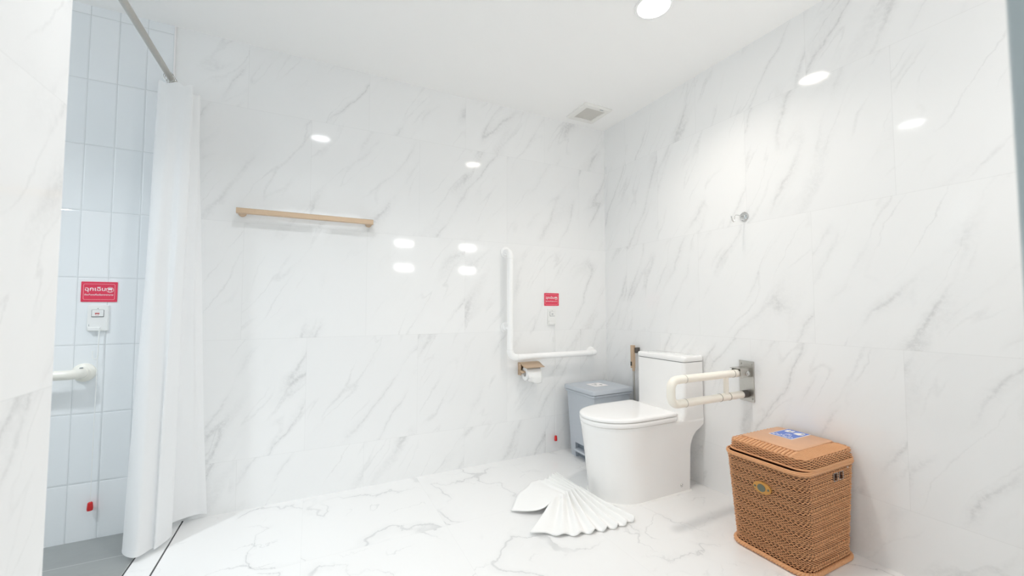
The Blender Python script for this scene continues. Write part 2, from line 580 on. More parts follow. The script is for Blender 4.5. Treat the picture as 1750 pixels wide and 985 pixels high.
# ------------------------------------------------------------------ downlights
M_REFL = mat('reflector_white', (0.92, 0.92, 0.91), 0.35, var=0.005)
def downlight(x, y, strength, col, label):
    t = thing('downlight', label, 'ceiling light', (x, y, H), 'recessed ceiling downlights')
    bm = disc_stack((x, y, H), (0, 0, 1), [(0.0, R_DL + 0.012), (-0.002, R_DL + 0.012), (-0.005, R_DL + 0.009), (-0.005, R_DL - 0.001), (0.0, R_DL - 0.0015),
                                       (0.071, 0.060), (0.0725, 0.060), (0.0725, R_DL - 0.001), (0.0, R_DL - 0.001), (0.0, R_DL + 0.012)], 48)
    for f in list(bm.faces):
        if len(f.verts) > 4: bm.faces.remove(f)
    obj('trim_ring', bm, M_REFL, t)
    dm = emission_mat('diffuser_glow', col, E_DIFF)
    obj('diffuser', disc_stack((x, y, H), (0, 0, 1), [(0.006, R_DL - 0.002), (0.010, R_DL - 0.002)], 40), dm, t)
    ld = bpy.data.lights.new('downlight_lamp', 'AREA')
    ld.shape = 'DISK'; ld.size = 0.13; ld.energy = strength; ld.color = col; ld.spread = math.radians(125)
    lo = bpy.data.objects.new('lamp', ld)
    COL.objects.link(lo); lo.parent = t; lo.location = (0, 0, 0.004)
    return t
downlight(*DL[0], P_DOWN[0], (1.0, 0.925, 0.84), 'round recessed downlight in the ceiling nearest the right wall')
downlight(*DL[1], P_DOWN[1], (0.97, 0.98, 1.0), 'round recessed downlight over the towel bar, in line with the other downlight')
downlight(*DL[2], P_SHOWER, (0.90, 0.96, 1.0), 'round recessed downlight over the tiled shower')

# lit panels on the wall beside the doorway, seen mirrored in the marble
lampm = emission_mat('wall_lamp_glow', (1.0, 0.985, 0.96), E_LAMP)
for (lx, lz, lb) in ((-1.0, 1.81, 'upper wall lamp nearer the doorway'), (-1.0, 1.505, 'lower wall lamp nearer the doorway'),
                     (-0.16, 1.81, 'upper wall lamp nearer the right wall'), (-0.16, 1.505, 'lower wall lamp nearer the right wall')):
    t = thing('wall_lamp', 'small rectangular lit panel, ' + lb, 'wall light', (lx, -2.65, lz), 'lit panels on the front wall')
    obj('housing', box(lx - .115, lx + .115, -2.65, -2.632, lz - .045, lz + .045), M_WPLAST, t, bevel=0.004)
    obj('diffuser', box(lx - .105, lx + .105, -2.636, -2.626, lz - .036, lz + .036), lampm, t, bevel=0.004)
corm = emission_mat('corridor_light_glow', (0.93, 0.97, 1.0), 14.0)
t = thing('ceiling_panel_light', 'two-tube light on the corridor ceiling outside the doorway', 'ceiling light', (-1.89, -5.3, H))
obj('housing', box(-2.05, -1.73, -5.75, -5.05, H - .03, H), M_WPLAST, t, bevel=0.004)
for yy in (-5.25, -5.55):
    obj('tube_cover', box(-2.02, -1.76, yy - .10, yy + .10, H - .045, H - .025), corm, t, bevel=0.006)
ld = bpy.data.lights.new('corridor_lamp', 'AREA'); ld.shape = 'RECTANGLE'; ld.size = 1.2; ld.size_y = 0.9
ld.energy = P_CORRIDOR; ld.color = (0.88, 0.95, 1.0)
lo = bpy.data.objects.new('lamp', ld); COL.objects.link(lo); lo.parent = t; lo.location = (0, 1.0, -0.05)

# ------------------------------------------------------------------ ceiling vent
t = thing('ceiling_vent', 'square white exhaust fan cover on the ceiling above the corner', 'vent', (-0.29, -0.19, H))
ring = []
def sq(cx, cy, h, z, r=0.012): return rrect(cx, cy, h, h, r, 4, z)
cx, cy = -0.290, -0.190
bm = loft([sq(cx, cy, .118, H), sq(cx, cy, .118, H - .006, .014), sq(cx, cy, .108, H - .014, .012), sq(cx, cy, .078, H - .014, .006), sq(cx, cy, .074, H - .004, .006)], False)
obj('frame', bm, M_VENTF, t)
obj('grille', box(cx - .076, cx + .076, cy - .076, cy + .076, H - .007, H - .003), M_VENT, t, bevel=0.001)
obj('indicator_slot', box(cx + .02, cx + .05, cy - .098, cy - .093, H - .0155, H - .012), M_GREYL, t)

# ------------------------------------------------------------------ red signs and call switches
def on_wall(bm, x, y, z, flip=True):
    """map xy plane lettering to the back wall (text x -> +x, text y -> +z)"""
    for v in bm.verts: v.co = Vector((x + v.co.x, y - v.co.z, z + v.co.y))
    return bm
TH1 = '\u0e09\u0e38\u0e01\u0e40\u0e09\u0e34\u0e19'
TH2 = '\u0e14\u0e36\u0e07\u0e40\u0e0a\u0e37\u0e2d\u0e01\u0e40\u0e1e\u0e37\u0e48\u0e2d\u0e40\u0e23\u0e35\u0e22\u0e01\u0e1e\u0e22\u0e32\u0e1a\u0e32\u0e25'
def sign(x, z, y0, label):
    t = thing('emergency_sign', label, 'sign', (x, y0, z), 'red emergency signs')
    w, h = .121, .090
    bm = loft([[Vector((p.x, y0, p.y)) for p in rrect(x, z, w / 2, h / 2, .002, 3)], [Vector((p.x, y0 - .003, p.y)) for p in rrect(x, z, w / 2, h / 2, .002, 3)]])
    obj('sign_plate', bm, M_RED, t, smooth=30)
    b = strip_loop(rrect(0, 0, w / 2 - .0075, h / 2 - .0095, .006, 5), .0016)
    obj('border_line', on_wall(b, x, y0 - .0036, z), M_PINK, t, smooth=None)
    a = fit(text_bm(TH1, 0.03), .068, -.0135, .010, .0235)
    merge(a, fit(text_bm(TH2, 0.01), .096, -.0005, -.0125, .0085))
    obj('lettering', on_wall(a, x, y0 - .0036, z), M_WHITE, t, smooth=None)
    ic = bmesh.new()
    merge(ic, strip_loop(circ(.036, .0095, .0125), .0012))
    merge(ic, fill(rrect(.036, .0135, .0075, .0035, .001, 3)))
    merge(ic, strip_loop(rrect(.036, .005, .006, .005, .0015, 3), .0013))
    merge(ic, fill([Vector(p) for p in ((.020, .0145, 0), (.027, .0165, 0), (.027, .0145, 0), (.022, .0125, 0))]))
    obj('pictogram', on_wall(ic, x, y0 - .0036, z), M_WHITE, t, smooth=None)
    return t
sign(-2.8815, 1.0835, -0.004, 'red emergency sign with white Thai writing on the narrow shower tiles')
sign(-0.4915, 1.0690, 0.0, 'red emergency sign with white Thai writing on marble beside the upright grab bar')

def call_switch(x, z, y0, label, cord_x, cord_z, label2, loop):
    t = thing('call_switch', label, 'switch', (x, y0, z), 'white emergency call switches')
    y = y0
    w, h = .0355, .0575
    bm = loft([[Vector((p.x, yy, p.y)) for p in rrect(x, z, w * k, h * k2, .004, 3)] for (yy, k, k2) in ((y, 1, 1), (y - .007, 1, 1), (y - .010, .93, .96))])
    obj('face_plate', bm, M_WPLAST, t)
    obj('button_surround', box(x - .0205, x + .0205, y - .0112, y - .0095, z + .005, z + .0375), M_BLACK if loop else M_GREYL, t)
    obj('button', box(x - .0192, x + .0197, y - .0135, y - .010, z + .0075, z + .0367), M_WPLAST, t, bevel=0.001)
    ic = bmesh.new()
    merge(ic, fill(rrect(-.001, .021, .0075, .0022, .001, 3)))
    merge(ic, strip_loop(rrect(-.001, .0165, .006, .0038, .002, 3), .0009))
    obj('button_icon', on_wall(ic, x, y - .0137, z), M_REDP if loop else M_GREYL, t, smooth=None)
    obj('indicator', disc_stack((x, y - .0098, z + .043), (0, -1, 0), [(0, .0016), (.001, .0016)], 12), M_BLACK, t)
    obj('keyhole', box(x - .0285, x - .0272, y - .0108, y - .009, z - .036, z - .027), M_GREYL, t)
    obj('cord_bracket', box(x - .030, x + .010, y - .020, y - .009, z - .0555, z - .040), M_WPLAST, t, bevel=0.002)
    # pull cord
    c = thing('pull_cord', label2, 'pull cord', (cord_x, y0 - .02, cord_z), 'emergency pull cords')
    top = z - .05
    pts = [(cord_x + .004, y - .018, top + .004), (cord_x + .001, y - .020, top - .05), (cord_x, y - .021, (top + cord_z) / 2), (cord_x, y - .021, cord_z + .035)]
    obj('cord', tube(pts, .0013, 8), M_WPLAST, c)
    # spare cord looped up under the switch
    lp = []
    for k in range(25):
        a = k / 24 * PI
        lp.append((cord_x - .008 + .009 * math.cos(a), y - .019, top - .115 - .016 * math.sin(a)))
    lp = [(cord_x + .001, y - .018, top + .002)] + lp + [(cord_x - .017, y - .019, top - .095)]
    obj('slack_loop', tube(lp, .0021, 8), M_WPLAST, c)
    obj('pull_handle', disc_stack((cord_x, y - .021, cord_z + .037), (0, 0, -1), [(0, .004), (.004, .0085), (.028, .0105), (.036, .0095), (.038, .003)], 20), M_REDP, c, label='red plastic bell-shaped pull')
call_switch(-2.8805, 0.9655, -0.004, 'white call switch with red icon below the sign on the shower tiles', -2.872, 0.130,
            'pull cord with red end hanging down the shower tiles', True)
call_switch(-0.4915, 0.9450, 0.0, 'white call switch on marble below the red sign beside the upright grab bar', -0.474, 0.078,
            'pull cord with red end hanging between paper holder and grey bin', False)

# ------------------------------------------------------------------ towel bar
t = thing('towel_bar', 'champagne gold towel bar mounted high on the back marble wall', 'towel bar', (-2.05, 0, 1.498))
xs0, xs1, zb, yb = -2.372, -1.722, 1.497, -.062
loop = []
n = 14
def bar_ring(x, s): return [Vector((x, yb + a * s, zb + b * s)) for a, b in ((-.009, -.0135), (-.0115, -.010), (-.0115, .010), (-.009, .0135), (.009, .0135), (.0115, .010), (.0115, -.010), (.009, -.0135))]
rings = []
for k in range(n + 1):
    a = PI / 2 * k / n
    rings.append(bar_ring(xs0 + .0135 * (1 - math.sin(a)), max(.12, math.cos(PI / 2 - a)) if k < n else 1))
for k in range(n + 1):
    a = PI / 2 * k / n
    rings.append(bar_ring(xs1 - .0135 * (1 - math.cos(a)), max(.12, math.cos(a))))
obj('bar', loft(rings), M_GOLD, t)
for xx in (xs0 + .018, xs1 - .018):
    obj('post', disc_stack((xx, 0, zb), (0, -1, 0), [(0, .019), (.004, .019), (.006, .0155), (.056, .0135), (.060, .012)], 28), M_GOLD, t)

# ------------------------------------------------------------------ grab bars
def flange(c, ax, r=.036, m=M_BARW, parent=None):
    obj('flange', disc_stack(c, ax, [(.0006, r), (.006, r), (.011, r * .86), (.013, r * .60), (.030, .0205)], 32), m, parent)
t = thing('grab_bar', 'white L-shaped grab bar on the back wall above the paper holder', 'grab bar', (-.857, 0, .684))
g = .020
yb = -.075
obj('upright_tube', tube([(-.857, yb, 1.335), (-.857, yb, .735)], g, 24), M_BARW, t)
obj('level_tube', tube([(-.805, yb, .684), (-.205, yb, .684)], g, 24), M_BARW, t)
obj('elbow', tube(fillet([(-.857, yb, .737), (-.857, yb, .684), (-.803, yb, .684)], .045, 10), g + .0015, 24), M_BARW, t)
obj('elbow', tube(fillet([(-.857, -.012, 1.385), (-.857, yb, 1.385), (-.857, yb, 1.333)], .04, 10), g + .0015, 24), M_BARW, t)
obj('elbow', tube(fillet([(-.207, yb, .684), (-.155, yb, .684), (-.155, -.012, .684)], .04, 10), g + .0015, 24), M_BARW, t)
obj('bracket_arm', tube([(-.857, -.01, .878), (-.857, yb, .878)], .015, 20), M_BARW, t)
for c in ((-.857, 0, 1.385), (-.857, 0, .878), (-.155, 0, .684)): flange(c, (0, -1, 0), .037, M_BARW, t)
for c, ax in (((-.857, yb, 1.334), (0, 0, 1)), ((-.857, yb, .736), (0, 0, 1)), ((-.804, yb, .684), (1, 0, 0)), ((-.206, yb, .684), (1, 0, 0))):
    obj('joint_ring', disc_stack(c, ax, [(-.0012, g + .002), (.0012, g + .002)], 24), M_SEAM if False else M_WPLAST, t)

t = thing('grab_bar', 'off-white grab bar end with round flange on the shower tiles', 'grab bar', (-2.92, -.004, .727))
ys = -.004
obj('flange', disc_stack((-2.918, ys, .727), (0, -1, 0), [(0, .040), (.008, .040), (.015, .034), (.018, .026), (.030, .022)], 32), M_CREAM2, t)
obj('elbow', tube(fillet([(-2.918, ys - .015, .727), (-2.918, ys - .072, .727), (-2.985, ys - .072, .727)], .036, 10), .0205, 24), M_CREAM2, t)
obj('level_tube', tube([(-2.98, ys - .072, .727), (-3.55, ys - .072, .727)], .0185, 24), M_CREAM2, t)
obj('elbow', tube(fillet([(-3.545, ys - .072, .727), (-3.60, ys - .072, .727), (-3.60, ys - .010, .727)], .036, 10), .0205, 24), M_CREAM2, t)
obj('flange', disc_stack((-3.60, ys, .727), (0, -1, 0), [(0, .040), (.008, .040), (.015, .034), (.018, .026), (.030, .022)], 32), M_CREAM2, t)
obj('screw', disc_stack((-2.918, ys - .030, .727 + .0225), (0, -.2, 1), [(0, .006), (.002, .006)], 12), M_GREYL, t)

# fold-down support bar on the right wall
t = thing('fold_down_bar', 'cream fold-down support bar on a steel plate beside the toilet', 'grab bar', (0, -1.11, .63))
yp, zt, zl, r = -1.11, .678, .567, .0185
xo = -.548
obj('loop_tube', tube(fillet([(-.46, yp, zt), (xo, yp, zt - .001), (xo, yp, zl + .001), (-.46, yp, zl)], .038, 12), r + .001, 24), M_CREAM, t)
obj('upper_tube', tube([(-.458, yp, zt), (-.115, yp, zt)], r, 24), M_CREAM, t)
obj('lower_tube', tube([(-.458, yp, zl), (-.150, yp, zl)], r, 24), M_CREAM, t)
obj('lower_tube', tube([(-.148, yp, zl), (-.045, yp, zl)], r, 24), M_CREAM, t)
obj('upper_tube', tube([(-.113, yp, zt), (-.075, yp, zt)], r + .001, 24), M_CREAM, t)
obj('brace_tube', tube([(-.165, yp, zt), (-.165, yp, zl)], .0125, 20), M_CREAM, t)
for c in ((-.459, yp, zt), (-.459, yp, zl), (-.149, yp, zl), (-.114, yp, zt), (-.215, yp, zl)):
    obj('joint_ring', disc_stack(c, (1, 0, 0), [(-.0012, r + .0016), (.0012, r + .0016)], 24), M_SEAM, t)
obj('mount_plate', box(-.006, 0, -1.150, -1.072, .530, .736), M_STEEL, t, bevel=0.0015, label='brushed steel wall plate')
for yy in (-1.083, -1.139):
    for zz in (.546, .72):
        obj('bolt', disc_stack((-.006, yy, zz), (-1, 0, 0), [(0, .0055), (.003, .005), (.0035, .002)], 12), M_STEEL, t)
bm = box(-.085, -.004, yp - .026, yp - .022, zt - .022, zt + .024)
box(-.085, -.004, yp + .022, yp + .026, zt - .022, zt + .024, bm)
box(-.085, -.004, yp - .026, yp + .034, zt + .022, zt + .026, bm)
obj('hinge_bracket', bm, M_STEEL, t, bevel=0.001)
obj('hinge_pin', disc_stack((-.038, yp - .026, zt), (0, -1, 0), [(0, .012), (.006, .012), (.007, .008), (.010, .008), (.011, .004)], 20), M_CHROME, t)
obj('hinge_core', tube([(-.078, yp, zt), (-.02, yp, zt)], .0165, 20), M_STEEL, t)
obj('stop_bumper', disc_stack((-.006, yp, zl), (-1, 0, 0), [(0, .019), (.041, .0195)], 24), M_RUBBER, t)

# ------------------------------------------------------------------ toilet paper holder and roll
t = thing('paper_holder', 'champagne gold toilet paper holder with a curved cover under the grab bar', 'toilet paper holder', (-.69, 0, .60))
obj('wall_plate', box(-.762, -.640, -.004, 0, .556, .640), M_GOLD, t, bevel=0.002)
prof = [(-.002, .640), (-.020, .641), (-.040, .637), (-.058, .629), (-.075, .6225), (-.095, .617), (-.112, .6155), (-.124, .617)]
bm = bmesh.new()
rows = []
for i, (py, pz) in enumerate(prof):
    k = i / (len(prof) - 1)
    ins = .0 if k < .75 else .022 * ((k - .75) / .25) ** 2
    rows.append([bm.verts.new((x, py, pz)) for x in (-.762 + ins, -.74 + ins * .4, -.70, -.66, -.632 - ins * .4, -.612 - ins)])
for a, b in zip(rows[:-1], rows[1:]):
    for i in range(5): bm.faces.new((a[i], a[i + 1], b[i + 1], b[i]))
o = obj('cover_flap', bm, M_GOLD, t, smooth=60)
sd = o.modifiers.new('solid', 'SOLIDIFY'); sd.thickness = .0025; sd.offset = -1
obj('side_bracket', box(-.762, -.757, -.040, 0, .556, .640), M_GOLD, t, bevel=0.001)
obj('arm', tube(fillet([(-.757, -.006, .583), (-.757, -.062, .583), (-.632, -.062, .583)], .012, 6), .0065, 16), M_GOLD, t)
obj('arm_cap', disc_stack((-.762, -.062, .583), (1, 0, 0), [(-.004, .008), (-.002, .0105), (.010, .0105)], 20), M_GOLD, t)
t = thing('toilet_roll', 'white toilet paper roll on the gold holder, loose end hanging', 'toilet roll', (-.69, -.068, .580))
rc = Vector((-.69, -.066, .5700)); ro = .045; ri = .0195
bm = bmesh.new()
def ringx(x, r, n=40): return [Vector((x, rc.y + r * math.cos(2 * PI * k / n), rc.z + r * math.sin(2 * PI * k / n))) for k in range(n)]
x0, x1 = -.745, -.640
rings = [ringx(x0, ri), ringx(x0, ro - .001), ringx(x0 + .001, ro), ringx(x1 - .001, ro), ringx(x1, ro - .001), ringx(x1, ri), ringx(x0, ri)]
loft(rings, False, bm)
bmesh.ops.remove_doubles(bm, verts=bm.verts, dist=1e-6)
obj('paper', bm, M_PAPER, t)
bm = bmesh.new()
rows = []
for k in range(13):
    f = k / 12
    if f < .4:
        a = PI - .2 + f / .4 * .2 * 0 ; y = rc.y - ro - .001; z = rc.z + .02 - f * .06
    y = rc.y - ro - .0012 - .004 * math.sin(f * PI) - .003 * f
    z = rc.z + .015 - f * .078
    rows.append([bm.verts.new((x0 + .002 + (x1 - x0 - .004) * (i / 8) + .004 * f * math.sin(i), y + .003 * math.sin(i * 1.1) * f, z + (.016 * abs(i / 8 - .75) * f * 1.6 if f > .5 else 0))) for i in range(9)])
for a, b in zip(rows[:-1], rows[1:]):
    for i in range(8): bm.faces.new((a[i], a[i + 1], b[i + 1], b[i]))
o = obj('loose_sheet', bm, M_PAPER, t, smooth=60)
sd = o.modifiers.new('solid', 'SOLIDIFY'); sd.thickness = .0008

# ------------------------------------------------------------------ robe hook
t = thing('wall_hook', 'small chrome wire hook on a round plate on the right wall', 'hook', (0, -1.12, 1.49))
obj('base_disc', disc_stack((0, -1.12, 1.490), (-1, 0, 0), [(0, .0235), (.004, .0235), (.008, .020), (.010, .010), (.014, .008)], 28), M_CHROME, t)
obj('wire', tube([(-.010, -1.12, 1.488), (-.035, -1.118, 1.492), (-.058, -1.117, 1.493), (-.070, -1.117, 1.490), (-.074, -1.117, 1.480), (-.078, -1.117, 1.462), (-.084, -1.117, 1.455), (-.092, -1.117, 1.460), (-.102, -1.117, 1.482)], .0024, 10), M_CHROME, t)

# ------------------------------------------------------------------ bidet spray
t = thing('bidet_spray', 'gold bidet spray hanging on the right wall behind the toilet tank', 'bidet spray', (0, -.325, .70))
bm = loft([rrect(-.040, -.326, .011, .013, .003, 3, z) for z in (.752, .75, .66, .60, .597)])
obj('handle', bm, M_GOLD, t, bevel=0.001)
obj('wall_bracket', box(-.036, 0, -.352, -.338, .700, .737), M_RUBBER, t, bevel=0.002)
obj('trigger', box(-.057, -.049, -.328, -.318, .612, .640), M_RUBBER, t, bevel=0.002)
obj('hose', tube([(-.040, -.332, .60), (-.040, -.333, .50), (-.036, -.334, .36), (-.03, -.33, .25), (-.012, -.335, .18), (0, -.335, .17)], .0075, 12), M_STEEL, t)
obj('hose_clip', disc_stack((-.040, -.332, .598), (0, 0, -1), [(0, .010), (.02, .0085), (.022, .007)], 14), M_GOLD, t)

# ------------------------------------------------------------------ toilet
TY, TW = -.680, .180
t = thing('toilet', 'white one-piece skirted toilet with a closed lid against the right wall', 'toilet', (-.30, TY, 0))
def dshape(tip, back, z, w=TW, cy=TY, straight=.47, rb=.02, n=28, p=2.25):
    """D outline: straight sides from back to x=-straight then a superellipse nose"""
    pts = []
    L = -straight - tip
    for (sy, a0) in ((-1, -PI / 2), (1, 0)):
        ccx, ccy = back - rb, cy + sy * (w - rb)
        for k in range(7):
            a = a0 + k / 6 * PI / 2
            pts.append(Vector((ccx + rb * math.cos(a), ccy + rb * math.sin(a), z)))
    for k in range(1, 9):
        pts.append(Vector((back - rb + (-straight - back + rb) * k / 9, cy + w, z)))
    for k in range(2 * n + 1):
        a = PI / 2 + PI * k / (2 * n)
        ca, sa = math.cos(a), math.sin(a)
        pts.append(Vector((-straight + L * math.copysign(abs(ca) ** (2 / p), ca), cy + w * math.copysign(abs(sa) ** (2 / p), sa), z)))
    for k in range(1, 9):
        pts.append(Vector((-straight + (back - rb + straight) * k / 9, cy - w, z)))
    return pts
rings = []
for i in range(25):
    z = .003 + (.385 - .003) * i / 24
    f = z / .385
    tip = -.650 - .052 * f ** 1.3
    w = TW - .010 * (1 - f) ** 1.5
    u = min(1, max(0, (z - .215) / .125))
    back = -.115 + .112 * (1 - math.sqrt(max(0, 1 - u * u)))
    if z > .341: back = -.003
    rings.append(dshape(tip, back, z, w, straight=.44 + .02 * (1 - f)))
rings.append(dshape(-.699, -.004, .3895, TW - .003, straight=.44))
obj('bowl', loft(rings), M_CERAMIC, t, smooth=50)
obj('tank', loft([rrect(-.086, TY, .083, TW, .022, 8, z) if z > .43 else rrect(-.086 - .010 * (.43 - z) / .04, TY, .083 + .012 * (.43 - z) / .04, TW, .022, 8, z) for z in (.384, .39, .40, .415, .43, .5, .6, .7035)]), M_CERAMIC, t, smooth=50)
obj('tank_gap', loft([rrect(-.087, TY, .077, TW - .006, .018, 8, z) for z in (.700, .709)]), M_DARK, t)
obj('tank_lid', loft([rrect(-.086, TY, .083, TW, .022, 8, .7065), rrect(-.087, TY, .0845, TW + .0015, .023, 8, .709), rrect(-.087, TY, .0845, TW + .0015, .023, 8, .728),
                       rrect(-.087, TY, .082, TW - .001, .023, 8, .734), rrect(-.087, TY, .075, TW - .008, .018, 8, .7365)]), M_CERAMIC, t, smooth=60)
SB, ST = -.222, -.702
obj('seat_gap', loft([dshape(ST + .005, SB - .003, z, TW - .004, straight=.45) for z in (.385, .420)]), M_SEAM, t)
obj('seat', loft([dshape(ST - .001, SB, .3920, TW + .001, straight=.445), dshape(ST - .003, SB, .394, TW + .003, straight=.445), dshape(ST - .004, SB, .4145, TW + .004, straight=.445), dshape(ST - .001, SB, .4165, TW + .001, straight=.445)]), M_SEAT, t, smooth=60)
lr = []
for (z, d) in ((.4195, .000), (.421, .004), (.429, .005), (.434, .003), (.4375, -.003), (.439, -.012), (.4400, -.03), (.4405, -.07)):
    lr.append(dshape(ST - d, SB + min(d, 0) * .7, z, TW + d, straight=.445 + min(0, d) * .2))
obj('lid', loft(lr), M_SEAT, t, smooth=60)
obj('hinge', box(-.228, -.206, TY - TW + .012, TY - TW + .06, .388, .428), M_SEAT, t, bevel=0.004)
obj('hinge', box(-.228, -.206, TY + TW - .06, TY + TW - .012, .388, .428), M_SEAT, t, bevel=0.004)
obj('bolt_cap', disc_stack((-.195, TY - TW + .012, .040), (0, -1, 0), [(0, .0095), (.005, .0095), (.007, .0075), (.0072, .004), (.006, .0035)], 20), M_CHROME, t)
obj('sealant', loft([dshape(-.656, -.110, 0.0, TW - .002, straight=.46), dshape(-.652, -.113, .006, TW - .007, straight=.46)]), M_CAULK, t)

# ------------------------------------------------------------------ pedal bin
t = thing('pedal_bin', 'grey plastic pedal bin standing in the corner behind the toilet', 'bin', (-.255, -.215, 0))
BC = Vector((-.255, -.215, 0))
def brot(p): return BC + Matrix.Rotation(math.radians(1.5), 3, 'Z') @ (p - BC)
def bring(hx, hy, r, z, dx=0): return [brot(p) for p in rrect(BC.x + dx, BC.y, hx, hy, r, 5, z)]
body = obj('body', loft([bring(.138, .125, .012, 0), bring(.140, .127, .014, .006), bring(.158, .145, .014, .425), bring(.158, .145, .014, .44)]), M_BIN, t, smooth=40)
cb = box(-.46, -.372, -.295, -.150, -.01, .098)
off = Vector(t.location)
cutter = obj('cutter', cb, M_BIN, None, smooth=None); cutter.location = -off
# boolean in the bin's own space
md = body.modifiers.new('cut', 'BOOLEAN'); md.operation = 'DIFFERENCE'; md.solver = 'EXACT'; md.object = cutter
cutter.location = (0, 0, 0)
bpy.context.view_layer.update()
dg = bpy.context.evaluated_depsgraph_get()
me = bpy.data.meshes.new_from_object(body.evaluated_get(dg)); body.modifiers.clear(); body.data = me
bpy.data.objects.remove(cutter)
obj('pedal', box(-.418, -.365, -.288, -.153, .046, .060), M_BIN, t, bevel=0.004)
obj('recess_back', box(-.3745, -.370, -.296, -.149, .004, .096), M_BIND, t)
obj('rim', loft([bring(.164, .151, .016, .432), bring(.168, .155, .016, .436), bring(.168, .155, .016, .448)]), M_BIN, t, smooth=40)
obj('lid', loft([bring(.165, .152, .016, .450), bring(.174, .161, .018, .452), bring(.174, .161, .018, .472), bring(.171, .158, .018, .478), bring(.150, .138, .014, .4795), bring(.145, .133, .012, .478)]), M_BIN, t, smooth=40)
lb = obj('label', loft([[brot(p) for p in rrect(-.250, -.200, .055, .052, .002, 2, z)] for z in (.4783, .4800)]), M_WHITE, t, label='white paper label on the lid')
bm = bmesh.new()
merge(bm, fill([brot(p) for p in rrect(-.250, -.183, .009, .012, .003, 3, .4804)]))
merge(bm, fill([brot(p) for p in rrect(-.228, -.214, .008, .014, .003, 3, .4804)]))
merge(bm, fill([brot(p) for p in rrect(-.275, -.200, .0025, .03, .001, 2, .4804)]))
obj('print', bm, M_GREYL, lb, smooth=None)

# ------------------------------------------------------------------ wicker hamper
t = thing('laundry_hamper', 'brown woven wicker laundry hamper with a blue label on its lid', 'hamper', (-.2, -1.41, 0))
NR = 300                                     # verticals round the hamper
def body_loop(f, off=0.0):
    """outline of the body at height fraction f"""
    hx = .163 + (.190 - .163) * f + off; hy = .149 + (.161 - .149) * f + off
    cxx = -.194 - .006 * f
    return resample(rrect(cxx, -1.412, hx, hy, .05 + off, 10, 0), NR)
def normals(loop):
    n = len(loop)
    out = []
    for i in range(n):
        tt = (loop[(i + 1) % n] - loop[i - 1]).normalized()
        out.append(Vector((tt.y, -tt.x, 0)))
    return out
def strand(bm, loop, z, r, amp, phase, period, rv=None, skip=None, tw=0.0):
    """one horizontal strand weaving in and out round the loop"""
    nr = normals(loop); n = len(loop); rv = rv or r
    rings = []
    for i in range(n):
        o = amp * math.cos(2 * PI * (i / period) + phase)
        dz = tw * math.sin(2 * PI * (i / period) + phase)
        c = loop[i] + nr[i] * o
        rings.append([bm.verts.new((c.x + nr[i].x * r * a, c.y + nr[i].y * r * a, z + dz + rv * b)) for a, b in ((1, 0), (.55, .85), (-.7, .6), (-.7, -.6), (.55, -.85))])
    for i in range(n):
        j = (i + 1) % n
        if skip and skip(loop[i], z): continue
        for k in range(5):
            l = (k + 1) % 5
            bm.faces.new((rings[i][k], rings[j][k], rings[j][l], rings[i][l]))
ZB0, ZB1 = .020, .384
def hole(p, z): return p.y < -1.56 and .332 < z < .366 and ((-.190 < p.x < -.163) or (-.150 < p.x < -.123))
bm = bmesh.new()
z = ZB0; i = 0
pitch = .0041
while z < ZB1 - .004:
    f = (z - ZB0) / (ZB1 - ZB0)
    k = i % 8
    if k in (0, 2):       # twisted bands
        strand(bm, body_loop(f), z + .0030, .0030, .0024, 0 if k == 0 else 2.2, 4, rv=.0025, skip=hole, tw=.0024)
        z += .0092
    else:
        strand(bm, body_loop(f), z, .0015, .0028, PI * (i % 2), 4, rv=.0013, skip=hole)
        z += pitch
    i += 1
body = obj('woven_body', bm, M_WICK, t, smooth=60)
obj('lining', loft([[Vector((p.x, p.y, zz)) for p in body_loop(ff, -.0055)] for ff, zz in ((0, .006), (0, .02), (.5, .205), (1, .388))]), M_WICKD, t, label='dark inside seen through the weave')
def braid(bm, loop, z, r, amp, turns, ph=0):
    n = len(loop); nr = normals(loop)
    pts = [loop[i] + nr[i] * (amp * math.cos(2 * PI * turns * i / n + ph)) + Vector((0, 0, z + amp * math.sin(2 * PI * turns * i / n + ph))) for i in range(n)]
    return tube(pts, r, 8, bm, closed=True)
bm = bmesh.new()
for k in range(3): merge(bm, braid(None, body_loop(0, .0075), .0105, .0048, .0052, 38, k * 2 * PI / 3))
obj('base_rim', bm, M_WICK, t, smooth=60)
bm = bmesh.new()
for zz, oo in ((.3825, .004), (.3885, .0065), (.3940, .0045)):
    merge(bm, tube([p + Vector((0, 0, zz)) for p in body_loop(1, oo)], .0033, 8, closed=True))
merge(bm, tube([p + Vector((0, 0, .3890)) for p in body_loop(1, -.001)], .004, 8, closed=True))
obj('top_rim', bm, M_WICK, t, smooth=60)
# handle holes framed in thin metal
for hx0 in (-.190, -.150):
    bm = tube([(hx0 + a, -1.577, b) for a, b in ((0, .334), (.027, .334), (.027, .364), (0, .364))], .0012, 6, closed=True)
    obj('hole_frame', bm, M_CHROME, t)
